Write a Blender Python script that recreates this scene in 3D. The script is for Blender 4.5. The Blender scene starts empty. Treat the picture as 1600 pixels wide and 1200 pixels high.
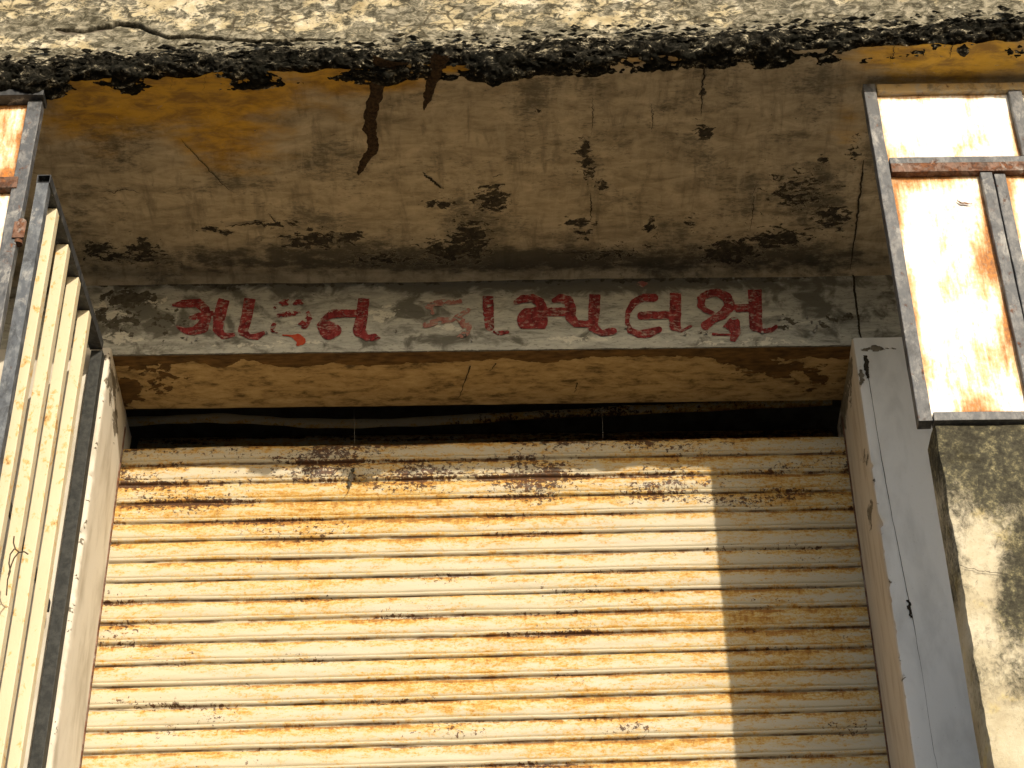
import bpy, bmesh, math, random
import numpy as np
from mathutils import Vector, Matrix

R = math.radians
random.seed(7)
scn = bpy.context.scene
COL = scn.collection

# ------------------------------------------------------------------ camera
F = 3440.0                                   # focal length in photograph pixels (1600 wide): a 3x phone lens
CAM_H = 1.5
cd = bpy.data.cameras.new('camera')
cd.sensor_width = 36.0
cd.lens = F / 1600 * 36.0
cd.clip_start = 0.05
cd.clip_end = 3000
cam = bpy.data.objects.new('camera', cd)
COL.objects.link(cam)
CM = Matrix.Translation((0, 0, CAM_H)) @ Matrix.Rotation(R(90 + 40), 4, 'X') @ Matrix.Rotation(R(-0.75), 4, 'Z')
cam.matrix_world = CM
scn.camera = cam

# ------------------------------------------------------------------ light
TO_SUN = Vector((0.36, -1.0, 0.425)).normalized()
world = bpy.data.worlds.new('World')
scn.world = world
world.use_nodes = True
wn = world.node_tree
wn.nodes.clear()
sky = wn.nodes.new('ShaderNodeTexSky')
sky.sky_type = 'NISHITA'
sky.sun_disc = False
sky.sun_elevation = math.asin(TO_SUN.z)
sky.sun_rotation = math.atan2(TO_SUN.x, TO_SUN.y)
sky.air_density = 1.0
sky.dust_density = 2.0
bg = wn.nodes.new('ShaderNodeBackground')
bg.inputs['Strength'].default_value = 0.15
wo = wn.nodes.new('ShaderNodeOutputWorld')
wn.links.new(sky.outputs[0], bg.inputs[0])
wn.links.new(bg.outputs[0], wo.inputs[0])
sd = bpy.data.lights.new('sun', 'SUN')
sd.energy = 5.0
sd.angle = R(0.5)
sd.color = (1.0, 0.87, 0.68)
sun = bpy.data.objects.new('sun', sd)
COL.objects.link(sun)
sun.rotation_euler = TO_SUN.to_track_quat('Z', 'Y').to_euler()
vs = scn.view_settings
vs.view_transform = 'Standard'
vs.look = 'None'
vs.exposure = 0.05
vs.gamma = 1.0
vs.use_curve_mapping = False
scn.cycles.max_bounces = 6
scn.cycles.diffuse_bounces = 4
scn.cycles.glossy_bounces = 2

# ------------------------------------------------------------------ measuring helpers
RM = np.array(CM.to_3x3())
CO = np.array((0, 0, CAM_H))


def ray(px, py):
    d = np.stack([(np.asarray(px, float) - 800) / F, -(np.asarray(py, float) - 600) / F, -np.ones_like(np.asarray(px, float))], -1)
    return d @ RM.T


def onY(px, py, Y):
    d = ray(px, py)
    t = Y / d[..., 1]
    return CO + d * t[..., None]


def onZ(px, py, Z):
    d = ray(px, py)
    t = (Z - CAM_H) / d[..., 2]
    return CO + d * t[..., None]


def pix(p):
    q = (np.asarray(p, float) - CO) @ RM
    return np.stack([800 + F * q[..., 0] / -q[..., 2], 600 - F * q[..., 1] / -q[..., 2]], -1)


# numpy gradient noise
_pr = np.random.RandomState(3)
_perm = np.concatenate([_pr.permutation(512)] * 4)
_grad = _pr.normal(size=(512, 3))
_grad /= np.linalg.norm(_grad, axis=1)[:, None]


def perlin(p):
    p = np.asarray(p, float)
    i = np.floor(p).astype(int)
    f = p - i
    u = f * f * f * (f * (f * 6 - 15) + 10)
    out = 0
    for dx in (0, 1):
        wx = u[..., 0] if dx else 1 - u[..., 0]
        for dy in (0, 1):
            wy = u[..., 1] if dy else 1 - u[..., 1]
            for dz in (0, 1):
                wz = u[..., 2] if dz else 1 - u[..., 2]
                h = _perm[(_perm[(_perm[(i[..., 0] + dx) & 511] + i[..., 1] + dy) & 511] + i[..., 2] + dz) & 511]
                g = _grad[h]
                out = out + wx * wy * wz * (g[..., 0] * (f[..., 0] - dx) + g[..., 1] * (f[..., 1] - dy) + g[..., 2] * (f[..., 2] - dz))
    return out * 1.6


def fbm(p, octv=4, gain=0.5):
    p = np.asarray(p, float)
    a, s, o = 1.0, 0.0, 0.0
    for k in range(octv):
        o = o + a * perlin(p * (2.03 ** k) + 17.3 * k)
        s += a
        a *= gain
    return o / s


def sstep(a, b, x):
    t = np.clip((x - a) / (b - a), 0, 1)
    return t * t * (3 - 2 * t)


def blobs(P, lst):
    """soft spots of wear: strongest of gaussians given at (px, py, rx, ry[, weight]) of the photograph, for points P on a surface"""
    q = pix(P)
    o = np.zeros(q.shape[:-1])
    for b in lst:
        w = b[4] if len(b) > 4 else 1.0
        o = np.maximum(o, w * np.exp(-(((q[..., 0] - b[0]) / b[2]) ** 2 + ((q[..., 1] - b[1]) / b[3]) ** 2)))
    return o


# ------------------------------------------------------------------ object helpers
def props(o, label=None, cat=None, group=None, kind=None):
    if label: o['label'] = label
    if cat: o['category'] = cat
    if group: o['group'] = group
    if kind: o['kind'] = kind
    return o


def empty(name, loc=(0, 0, 0)):
    o = bpy.data.objects.new(name, None)
    o.empty_display_size = 0.1
    o.location = loc
    COL.objects.link(o)
    return o


def link(name, me, parent=None, mats=()):
    o = bpy.data.objects.new(name, me)
    for m in mats:
        if m.name not in [x.name for x in me.materials if x]:
            me.materials.append(m)
    COL.objects.link(o)
    if parent is not None:
        o.parent = parent
        o.matrix_parent_inverse = Matrix.Translation(parent.location).inverted()
    return o


def mesh(name, V, Fc, smooth=False, attrs=None):
    me = bpy.data.meshes.new(name)
    me.from_pydata([tuple(v) for v in np.asarray(V)], [], [tuple(int(i) for i in f) for f in Fc])
    if smooth:
        me.polygons.foreach_set('use_smooth', [True] * len(me.polygons))
    if attrs:
        for k, a in attrs.items():
            at = me.attributes.new(k, 'FLOAT', 'POINT')
            at.data.foreach_set('value', np.asarray(a, np.float32).ravel())
    me.update()
    if smooth:
        me.set_sharp_from_angle(angle=R(50))
    return me


def grid_faces(nu, nv):
    i, j = np.meshgrid(np.arange(nu - 1), np.arange(nv - 1), indexing='ij')
    a = (i * nv + j).ravel()
    return np.stack([a, a + nv, a + nv + 1, a + 1], 1)


def box_bm(bm, x0, x1, y0, y1, z0, z1, bev=0.0, cuts=0, amp=0.0, seed=0.0):
    """a box with softened, slightly uneven edges"""
    t = bmesh.new()
    bmesh.ops.create_cube(t, size=1)
    for v in t.verts:
        v.co = Vector(((x0 + x1) / 2 + v.co.x * (x1 - x0), (y0 + y1) / 2 + v.co.y * (y1 - y0), (z0 + z1) / 2 + v.co.z * (z1 - z0)))
    if cuts:
        ax = int(np.argmax((x1 - x0, y1 - y0, z1 - z0)))
        es = [e for e in t.edges if abs((e.verts[0].co - e.verts[1].co)[ax]) > 1e-6]
        bmesh.ops.subdivide_edges(t, edges=es, cuts=cuts, use_grid_fill=True)
    if bev > 0:
        es = [e for e in t.edges if len(e.link_faces) == 2 and e.calc_face_angle(0) > 0.5]
        bmesh.ops.bevel(t, geom=es, offset=bev, segments=2, affect='EDGES', profile=0.6)
    if amp > 0:
        co = np.array([v.co for v in t.verts])
        for k in range(3):
            d = fbm(co * 9 + seed + 31 * k, 3) * amp
            for v, dd in zip(t.verts, d):
                v.co[k] += dd
    vm = {}
    for v in t.verts:
        vm[v] = bm.verts.new(v.co)
    for f in t.faces:
        bm.faces.new([vm[v] for v in f.verts])
    t.free()


def box(name, x0, x1, y0, y1, z0, z1, mat, parent=None, bev=0.004, cuts=0, amp=0.0, seed=0.0):
    bm = bmesh.new()
    box_bm(bm, x0, x1, y0, y1, z0, z1, bev, cuts, amp, seed)
    bmesh.ops.recalc_face_normals(bm, faces=bm.faces)
    me = bpy.data.meshes.new(name)
    bm.to_mesh(me)
    bm.free()
    return link(name, me, parent, [mat])


def tube_mesh(name, pts, rad, n=8, caps=True):
    """round bar or wire through points"""
    P = [Vector(p) for p in pts]
    rr = rad if hasattr(rad, '__len__') else [rad] * len(P)
    V, Fc = [], []
    up = Vector((0.13, 0.31, 0.94))
    for k, p in enumerate(P):
        t = (P[min(k + 1, len(P) - 1)] - P[max(k - 1, 0)]).normalized()
        a = t.cross(up)
        if a.length < 1e-3:
            a = t.cross(Vector((1, 0, 0)))
        a.normalize()
        b = t.cross(a).normalized()
        for q in range(n):
            an = 2 * math.pi * q / n
            V.append(p + (a * math.cos(an) + b * math.sin(an)) * rr[k])
    for k in range(len(P) - 1):
        for q in range(n):
            Fc.append((k * n + q, k * n + (q + 1) % n, (k + 1) * n + (q + 1) % n, (k + 1) * n + q))
    if caps:
        Fc.append(tuple(range(n))[::-1])
        Fc.append(tuple(range((len(P) - 1) * n, len(P) * n)))
    return mesh(name, V, Fc, True)


# ------------------------------------------------------------------ material helpers
class NT:
    def __init__(s, name):
        s.m = bpy.data.materials.new(name)
        s.m.use_nodes = True
        s.t = s.m.node_tree
        s.n = s.t.nodes
        s.b = s.n['Principled BSDF']
        s.b.inputs['Roughness'].default_value = 0.85
        s.b.inputs['Specular IOR Level'].default_value = 0.25
        g = s.n.new('ShaderNodeNewGeometry')
        s.pos = g.outputs['Position']

    def put(s, sock, v):
        if isinstance(v, (int, float)):
            sock.default_value = v
        elif isinstance(v, tuple):
            sock.default_value = v if len(sock.default_value) == len(v) else (*v, 1)
        else:
            s.t.links.new(v, sock)

    def math(s, op, a, b=0.0, c=0.0, clamp=False):
        n = s.n.new('ShaderNodeMath')
        n.operation = op
        n.use_clamp = clamp
        s.put(n.inputs[0], a); s.put(n.inputs[1], b); s.put(n.inputs[2], c)
        return n.outputs[0]

    def add(s, a, b): return s.math('ADD', a, b)
    def sub(s, a, b): return s.math('SUBTRACT', a, b)
    def mul(s, a, b): return s.math('MULTIPLY', a, b)
    def mx(s, a, b): return s.math('MAXIMUM', a, b)

    def step(s, x, a, b):                       # smooth 0..1 between a and b
        n = s.n.new('ShaderNodeMapRange')
        n.interpolation_type = 'SMOOTHSTEP'
        s.put(n.inputs[0], x)
        n.inputs[1].default_value = a; n.inputs[2].default_value = b
        n.inputs[3].default_value = 0.0; n.inputs[4].default_value = 1.0
        return n.outputs[0]

    def scl(s, sc, off=(0, 0, 0), src=None):
        n = s.n.new('ShaderNodeMapping')
        s.t.links.new(src or s.pos, n.inputs['Vector'])
        n.inputs['Scale'].default_value = sc if isinstance(sc, tuple) else (sc, sc, sc)
        n.inputs['Location'].default_value = off
        return n.outputs[0]

    def noise(s, sc, det=4.0, rough=0.55, dist=0.0, off=(0, 0, 0), src=None):
        n = s.n.new('ShaderNodeTexNoise')
        s.t.links.new(s.scl(sc, off, src), n.inputs['Vector'])
        n.inputs['Scale'].default_value = 1.0
        n.inputs['Detail'].default_value = det
        n.inputs['Roughness'].default_value = rough
        n.inputs['Distortion'].default_value = dist
        return n.outputs[0]

    def warp(s, amt, sc):                        # position pushed about by noise
        n = s.n.new('ShaderNodeTexNoise')
        s.t.links.new(s.pos, n.inputs['Vector'])
        n.inputs['Scale'].default_value = sc
        n.inputs['Detail'].default_value = 3
        v = s.n.new('ShaderNodeVectorMath'); v.operation = 'MULTIPLY_ADD'
        s.t.links.new(n.outputs['Color'], v.inputs[0])
        v.inputs[1].default_value = (amt,) * 3
        s.t.links.new(s.pos, v.inputs[2])
        return v.outputs[0]

    def voro(s, sc, feature='DISTANCE_TO_EDGE', src=None, rnd=1.0, off=(0, 0, 0)):
        n = s.n.new('ShaderNodeTexVoronoi')
        n.feature = feature
        s.t.links.new(s.scl(sc, off, src), n.inputs['Vector'])
        n.inputs['Scale'].default_value = 1.0
        n.inputs['Randomness'].default_value = rnd
        return n.outputs['Distance']

    def attr(s, name):
        n = s.n.new('ShaderNodeAttribute')
        n.attribute_name = name
        return n.outputs['Fac']

    def rnd(s):
        return s.n.new('ShaderNodeObjectInfo').outputs['Random']

    def mix(s, a, b, f, mode='MIX'):
        n = s.n.new('ShaderNodeMix')
        n.data_type = 'RGBA'
        n.blend_type = mode
        s.put(n.inputs[0], f)
        s.put(n.inputs[6], a); s.put(n.inputs[7], b)
        return n.outputs[2]

    def ramp(s, f, stops):
        n = s.n.new('ShaderNodeValToRGB')
        e = n.color_ramp.elements
        while len(e) < len(stops):
            e.new(0.5)
        for k, (p, c) in enumerate(stops):
            e[k].position = p
            e[k].color = (*c, 1)
        s.put(n.inputs[0], f)
        return n.outputs[0]

    def out(s, color, rough=0.85, bump=None, bdist=0.004, bstr=1.0, spec=None, metal=None):
        s.put(s.b.inputs['Base Color'], color)
        s.put(s.b.inputs['Roughness'], rough)
        if spec is not None: s.put(s.b.inputs['Specular IOR Level'], spec)
        if metal is not None: s.put(s.b.inputs['Metallic'], metal)
        if bump is not None:
            n = s.n.new('ShaderNodeBump')
            n.inputs['Distance'].default_value = bdist
            n.inputs['Strength'].default_value = bstr
            s.put(n.inputs['Height'], bump)
            s.t.links.new(n.outputs[0], s.b.inputs['Normal'])
        return s.m


def rust_col(n, off=0.0):
    return n.ramp(n.noise((60, 60, 60), 5, 0.65, 0.3, (off, off, 0)),
                  [(0.3, (0.03, 0.014, 0.008)), (0.47, (0.075, 0.028, 0.012)), (0.62, (0.17, 0.06, 0.02)), (0.8, (0.32, 0.15, 0.05))])


# plaster of the soffit
def m_soffit():
    n = NT('soffit_plaster')
    streak = n.noise((8, 19, 10), 8, 0.70, 0.5)
    cloud = n.noise(4.2, 5, 0.6)
    c = n.ramp(streak, [(0.32, (0.23, 0.19, 0.125)), (0.5, (0.42, 0.35, 0.24)), (0.68, (0.57, 0.48, 0.34))])
    c = n.mix(c, (0.17, 0.155, 0.115), n.mul(n.step(cloud, 0.52, 0.74), 0.65))
    fine = n.noise((38, 85, 60), 6, 0.74, 0.4)
    c = n.mix(c, (0.085, 0.075, 0.055), n.mul(n.step(n.add(fine, n.mul(n.sub(cloud, 0.5), 0.9)), 0.54, 0.70), 0.6))
    vert = n.noise((20, 4, 10), 6, 0.7, 0.3)
    c = n.mix(c, (0.13, 0.11, 0.075), n.mul(n.step(vert, 0.50, 0.68), 0.5))
    c = n.mix(c, (0.56, 0.48, 0.35), n.mul(n.step(vert, 0.46, 0.34), 0.35))
    och = n.step(n.add(n.attr('ochre'), n.mul(n.sub(n.noise((6, 14, 6), 5, 0.6), 0.5), 0.9)), 0.18, 0.75)
    c = n.mix(c, n.mix((0.62, 0.35, 0.03), (0.28, 0.15, 0.025), n.step(n.noise((10, 24, 12), 6, 0.7, 0.4), 0.38, 0.66)), n.mul(och, 0.9))
    gr = n.step(n.add(n.attr('dark_patch'), n.mul(n.sub(n.noise((14, 26, 14), 5, 0.7), 0.5), 1.7)), 0.35, 0.85)
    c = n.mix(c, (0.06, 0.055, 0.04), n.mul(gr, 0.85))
    w = n.warp(0.05, 14)
    pn = n.noise((26, 46, 34), 8, 0.70, 0.3, src=w)
    pe = n.step(n.add(n.mul(n.attr('peel'), 0.95), n.mul(n.sub(pn, 0.5), 3.0)), 0.54, 0.62)
    pc = n.ramp(n.noise(60, 4), [(0.3, (0.02, 0.017, 0.013)), (0.55, (0.055, 0.045, 0.03)), (0.75, (0.12, 0.105, 0.07))])
    rim = n.sub(n.step(n.add(n.mul(n.attr('peel'), 0.95), n.mul(n.sub(pn, 0.5), 3.0)), 0.40, 0.50), pe)
    c = n.mix(c, (0.50, 0.43, 0.31), n.mul(rim, 0.4))
    c = n.mix(c, pc, pe)
    h = n.sub(n.mul(fine, 0.45), pe)
    return n.out(c, 0.92, h, 0.004)


def m_beam():
    n = NT('beam_whitewash')
    lay = n.noise((8, 10, 34), 7, 0.70, 0.7)
    c = n.ramp(lay, [(0.3, (0.23, 0.23, 0.20)), (0.5, (0.42, 0.42, 0.375)), (0.7, (0.56, 0.555, 0.48))])
    blot = n.noise((10, 10, 12), 5, 0.6, 0.6, (3, 1, 0))
    c = n.mix(c, (0.11, 0.105, 0.085), n.mul(n.step(n.add(blot, n.mul(n.attr('dark_patch'), 0.34)), 0.54, 0.72), 0.9))
    w = n.warp(0.05, 12)
    fl = n.noise((26, 26, 34), 5, 0.6, 0.2, (9, 0, 2), src=w)
    pe = n.step(n.add(n.attr('peel'), n.mul(n.sub(fl, 0.5), 2.2)), 0.5, 0.57)
    c = n.mix(c, n.ramp(n.noise(50, 4), [(0.3, (0.035, 0.03, 0.022)), (0.7, (0.12, 0.11, 0.085))]), pe)
    wh = n.step(n.add(n.attr('white'), n.mul(n.sub(n.noise((24, 24, 40), 5, 0.6, 0.3, (0, 0, 8), src=w), 0.5), 2.2)), 0.55, 0.61)
    c = n.mix(c, (0.66, 0.64, 0.55), n.mul(wh, 0.8))
    fine = n.noise((42, 42, 130), 5, 0.72, 0.3)
    c = n.mix(c, (0.10, 0.095, 0.075), n.mul(n.step(fine, 0.53, 0.66), 0.65))
    h = n.add(n.mul(lay, 0.4), n.mul(fine, 0.3))
    return n.out(c, 0.9, h, 0.004)


def m_under():
    n = NT('beam_underside_ochre')
    st = n.noise((12, 30, 40), 8, 0.70, 0.25)
    c = n.ramp(st, [(0.34, (0.09, 0.062, 0.03)), (0.48, (0.31, 0.22, 0.105)), (0.70, (0.46, 0.35, 0.19))])
    w = n.warp(0.04, 10)
    pn = n.noise((16, 22, 16), 5, 0.62, 0.3, (1, 5, 0), src=w)
    pe = n.step(n.add(n.attr('peel'), n.mul(n.sub(pn, 0.5), 1.5)), 0.5, 0.55)
    c = n.mix(c, n.ramp(n.noise((20, 60, 40), 5), [(0.3, (0.045, 0.026, 0.010)), (0.7, (0.15, 0.085, 0.028))]), pe)
    sp = n.noise((30, 90, 60), 5, 0.7)
    c = n.mix(c, (0.06, 0.04, 0.02), n.mul(n.step(sp, 0.6, 0.72), 0.6))
    return n.out(c, 0.9, n.sub(n.mul(st, 0.35), pe), 0.005)


def m_fascia():
    n = NT('weathered_fascia')
    w = n.warp(0.06, 9)
    tone = n.noise(11, 6, 0.65)
    c = n.ramp(tone, [(0.3, (0.30, 0.24, 0.13)), (0.5, (0.48, 0.41, 0.26)), (0.7, (0.68, 0.63, 0.50))])
    mold = n.noise((8, 8, 12), 8, 0.72, 0.4, (2, 0, 0))
    spk = n.noise((30, 30, 44), 7, 0.74, 0.8)
    mo = n.step(n.add(n.add(n.mul(mold, 0.62), n.mul(spk, 0.38)), n.mul(n.attr('dark'), 0.14)), 0.455, 0.525)
    mc = n.ramp(spk, [(0.40, (0.30, 0.275, 0.21)), (0.5, (0.115, 0.108, 0.08)), (0.60, (0.018, 0.018, 0.013))])
    c = n.mix(c, mc, n.mul(mo, 0.92))
    cr = n.voro((12, 12, 17), src=w)
    ck = n.mul(n.sub(1.0, n.step(cr, 0.01, 0.07)), n.step(n.noise(4.5, 4, 0.6), 0.52, 0.62))
    c = n.mix(c, (0.075, 0.062, 0.04), n.mul(ck, 0.8))
    cru = n.attr('crust')
    grain = n.noise((42, 50, 80), 6, 0.75, 0.5)
    big = n.noise((13, 20, 42), 6, 0.72, 0.8, (4, 4, 4))
    cc = n.ramp(n.add(n.add(n.mul(grain, 0.45), n.mul(big, 0.55)), n.mul(n.sub(1.0, cru), 0.10)),
                [(0.46, (0.007, 0.007, 0.005)), (0.54, (0.024, 0.022, 0.017)), (0.575, (0.12, 0.108, 0.078)), (0.615, (0.50, 0.45, 0.33))])
    c = n.mix(c, cc, n.step(n.add(cru, n.mul(n.sub(big, 0.5), 1.6)), 0.35, 0.55))
    c = n.mix(c, (0.012, 0.011, 0.009), n.attr('crack'))
    h = n.sub(n.mul(spk, 1.2), n.mul(ck, 0.5))
    return n.out(c, 0.95, h, 0.006, spec=0.08)


def m_mold_wall():
    n = NT('mouldy_wall_plaster')
    c = n.ramp(n.noise(6, 6, 0.65), [(0.3, (0.32, 0.27, 0.18)), (0.5, (0.46, 0.41, 0.29)), (0.7, (0.58, 0.53, 0.41))])
    c = n.mix(c, (0.58, 0.45, 0.12), n.mul(n.step(n.noise(13, 5, 0.6, 0.0, (5, 0, 0)), 0.55, 0.72), 0.5))
    a = n.noise((7, 7, 5), 6, 0.65, 0.5)
    b = n.noise((55, 55, 44), 8, 0.78, 0.6)
    mo = n.add(n.add(n.mul(a, 0.8), n.mul(b, 0.7)), n.attr('mould'))  # this mask holds mould and the painted shade of the return
    m1 = n.step(mo, 0.80, 1.12)
    mc = n.ramp(n.add(n.mul(n.noise(70, 5, 0.75), 0.5), n.mul(n.noise((18, 18, 12), 5, 0.7, 0.6, (2, 2, 2)), 0.5)),
                [(0.42, (0.010, 0.010, 0.007)), (0.52, (0.045, 0.043, 0.028)), (0.59, (0.15, 0.135, 0.075)), (0.67, (0.42, 0.37, 0.21))])
    c = n.mix(c, mc, n.mul(m1, 0.95))
    m2 = n.step(n.noise((150, 150, 150), 3, 0.6), 0.66, 0.72)
    c = n.mix(c, (0.05, 0.045, 0.03), n.mul(m2, 0.6))
    return n.out(c, 0.95, n.add(n.mul(b, 0.6), n.mul(a, 0.6)), 0.006)


def m_paint_wall(name, base, dark, streaks=(9, 9, 3), chips=0.0):
    n = NT(name)
    c = n.mix(base, dark, n.step(n.noise(streaks, 6, 0.6, 0.3), 0.42, 0.75))
    f = n.noise((110, 110, 70), 4, 0.7)
    c = n.mix(c, tuple(x * 0.55 for x in dark), n.mul(n.step(f, 0.62, 0.76), 0.5))
    ch = n.noise((17, 17, 22), 6, 0.65, 0.3, (3, 3, 0))
    pe = n.step(n.add(n.attr('peel'), n.mul(n.sub(ch, 0.5), 2.0)), 0.5, 0.56)
    c = n.mix(c, n.ramp(n.noise(40, 4), [(0.3, (0.10, 0.085, 0.06)), (0.7, (0.24, 0.21, 0.16))]), pe)
    return n.out(c, 0.8, n.sub(n.add(n.mul(n.noise((14, 14, 9), 4), 0.5), n.mul(f, 0.1)), pe), 0.004)


def m_steel(name='grey_steel', base=(0.075, 0.08, 0.088), rust=0.02, light=(0.17, 0.17, 0.17)):
    n = NT(name)
    c = n.mix(base, light, n.step(n.noise((45, 45, 22), 6, 0.65), 0.42, 0.68))
    r = n.step(n.add(n.noise((30, 30, 24), 6, 0.68, 0.4, (5, 2, 0)), rust), 0.6, 0.72)
    c = n.mix(c, rust_col(n), n.mul(r, 0.9))
    dn = n.noise((14, 14, 9), 6, 0.72, 0.5, (1, 7, 3))
    c = n.mix(c, tuple(0.35 * x for x in base), n.mul(n.step(dn, 0.52, 0.66), 0.75))
    c = n.mix(c, (0.42, 0.41, 0.38), n.mul(n.step(dn, 0.44, 0.34), 0.45))
    return n.out(c, n.add(n.mul(r, 0.3), 0.55), n.noise((70, 70, 70), 4), 0.0015, spec=0.4)


def m_panel():
    n = NT('white_sheet_rust')
    c = n.mix((0.84, 0.83, 0.79), (0.76, 0.70, 0.55), n.step(n.noise((8, 8, 5), 5, 0.6), 0.48, 0.78))
    e = n.attr('edge')                                    # metres to the nearest edge of the sheet
    near = n.sub(1.0, n.step(e, 0.004, 0.035))
    v = n.noise((75, 75, 9), 6, 0.68, 0.2)
    f = n.noise((90, 90, 60), 5, 0.68)
    reg = n.noise((7, 7, 4), 4, 0.6, 0.5, (3, 0, 1))
    amt = n.add(n.add(n.mul(v, 0.6), n.mul(f, 0.4)), n.mul(n.sub(reg, 0.5), 0.85))
    amt = n.add(amt, n.add(n.mul(near, 0.25), n.mul(n.attr('rust'), 0.45)))
    st = n.step(amt, 0.54, 0.78)
    c = n.mix(c, (0.62, 0.33, 0.07), n.mul(st, 0.75))
    dk = n.step(amt, 0.74, 0.95)
    c = n.mix(c, n.ramp(f, [(0.35, (0.13, 0.04, 0.01)), (0.65, (0.50, 0.19, 0.03))]), n.mul(dk, 0.9))
    hot = n.step(n.add(n.attr('rust'), n.mul(n.sub(v, 0.5), 2.2)), 0.85, 1.4)
    c = n.mix(c, (0.56, 0.17, 0.02), n.mul(hot, 0.8))
    return n.out(c, n.add(n.mul(st, 0.35), 0.42), n.add(n.mul(n.noise((5, 5, 5), 2), 1.2), n.mul(f, 0.05)), 0.006, spec=0.4)


def m_shutter():
    n = NT('rusted_cream_slats')
    v = n.attr('v')
    base = n.mix((0.47, 0.44, 0.36), (0.50, 0.43, 0.28), n.noise((4, 3, 16), 5, 0.65))
    # long soft stains under each joint
    long_ = n.noise((2.2, 2, 26), 5, 0.62, 0.2)
    mid = n.noise((16, 10, 60), 6, 0.68, 0.2, (3, 0, 5))
    fine = n.noise((75, 40, 120), 6, 0.72, 0.2)
    drip = n.noise((95, 30, 14), 4, 0.65)
    reg = n.noise((1.1, 1, 2.4), 3, 0.5, 0.0, (2.3, 0, 0.7))
    top = n.sub(1.0, n.step(v, 0.02, 0.55))
    bot = n.step(v, 0.86, 0.97)
    seam = n.mul(n.mx(n.sub(1.0, n.step(v, 0.0, 0.24)), bot), n.step(n.noise((3.2, 2, 24), 5, 0.65, 0.3, (5, 0, 1)), 0.40, 0.62))
    zz = n.n.new('ShaderNodeSeparateXYZ'); n.t.links.new(n.pos, zz.inputs[0])
    upper = n.step(n.add(zz.outputs[2], n.mul(n.sub(reg, 0.5), 0.5)), 5.95, 6.40)
    amt = n.add(n.add(n.mul(long_, 0.22), n.mul(mid, 0.42)), n.add(n.mul(fine, 0.36), n.mul(n.sub(reg, 0.5), 0.36)))
    a1 = n.add(amt, n.mul(n.sub(top, 0.3), 0.09))
    st = n.step(a1, 0.44, 0.59)
    c = n.mix(base, n.mix((0.58, 0.41, 0.10), (0.52, 0.30, 0.045), n.step(mid, 0.4, 0.62)), n.mul(st, 0.8))
    spk = n.noise((120, 40, 170), 4, 0.7, 0.3, (1, 0, 9))
    c = n.mix(c, (0.45, 0.25, 0.045), n.mul(n.step(n.add(spk, n.mul(n.sub(a1, 0.5), 1.3)), 0.53, 0.64), 0.8))
    a2 = n.add(a1, n.add(n.mul(seam, 0.13), n.mul(n.sub(drip, 0.5), 0.30)))
    md = n.step(a2, 0.57, 0.66)
    c = n.mix(c, n.ramp(fine, [(0.35, (0.12, 0.042, 0.010)), (0.6, (0.34, 0.15, 0.03))]), n.mul(md, 0.85))
    clus = n.noise((2.4, 1, 9), 3, 0.5, 0, (7, 0, 4))
    a3 = n.add(n.mul(n.noise((60, 20, 80), 6, 0.70, 0.6, (8, 0, 3)), 0.60), n.add(n.mul(drip, 0.12), n.add(n.mul(seam, 0.09), n.add(n.mul(clus, 0.50), n.mul(upper, 0.085)))))
    dk = n.step(a3, 0.73, 0.765)
    c = n.mix(c, n.ramp(fine, [(0.4, (0.022, 0.010, 0.006)), (0.65, (0.12, 0.045, 0.015))]), n.mul(dk, 0.95))
    gv = n.mul(n.step(v, 0.93, 0.955), n.step(n.noise((7, 4, 30), 6, 0.65), 0.40, 0.60))
    c = n.mix(c, (0.07, 0.028, 0.010), n.mul(gv, 0.85))
    h = fine
    return n.out(c, n.add(n.mul(st, 0.3), 0.5), h, 0.0008, spec=0.35)


def m_bar():
    n = NT('cream_bar_paint')
    c = n.mix((0.62, 0.56, 0.41), (0.52, 0.45, 0.30), n.noise((9, 9, 4), 4))
    a = n.noise((40, 40, 26), 6, 0.68, 0.4)
    a = n.add(a, n.mul(n.sub(n.noise((5, 5, 3), 2), 0.5), 0.3))
    c = n.mix(c, (0.55, 0.33, 0.09), n.mul(n.step(a, 0.55, 0.64), 0.8))
    c = n.mix(c, (0.20, 0.08, 0.02), n.mul(n.step(a, 0.64, 0.72), 0.8))
    return n.out(c, 0.55, a, 0.001, spec=0.35)


def m_simple(name, a, b, sc=40, rough=0.9, bd=0.003):
    n = NT(name)
    t = n.noise(sc, 5, 0.65)
    return n.out(n.mix(a, b, n.step(t, 0.35, 0.68)), rough, t, bd)


def m_letter(name, a, b, worn):
    n = NT(name)
    t = n.noise((60, 30, 24), 6, 0.7, 0.6)
    c = n.mix(a, b, n.step(t, 0.38, 0.62))
    c = n.mix(c, (0.42, 0.36, 0.30), n.mul(n.step(n.noise((45, 45, 95), 6, 0.74, 0.4), 0.51, 0.64), worn))
    return n.out(c, 0.75, t, 0.001)


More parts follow.
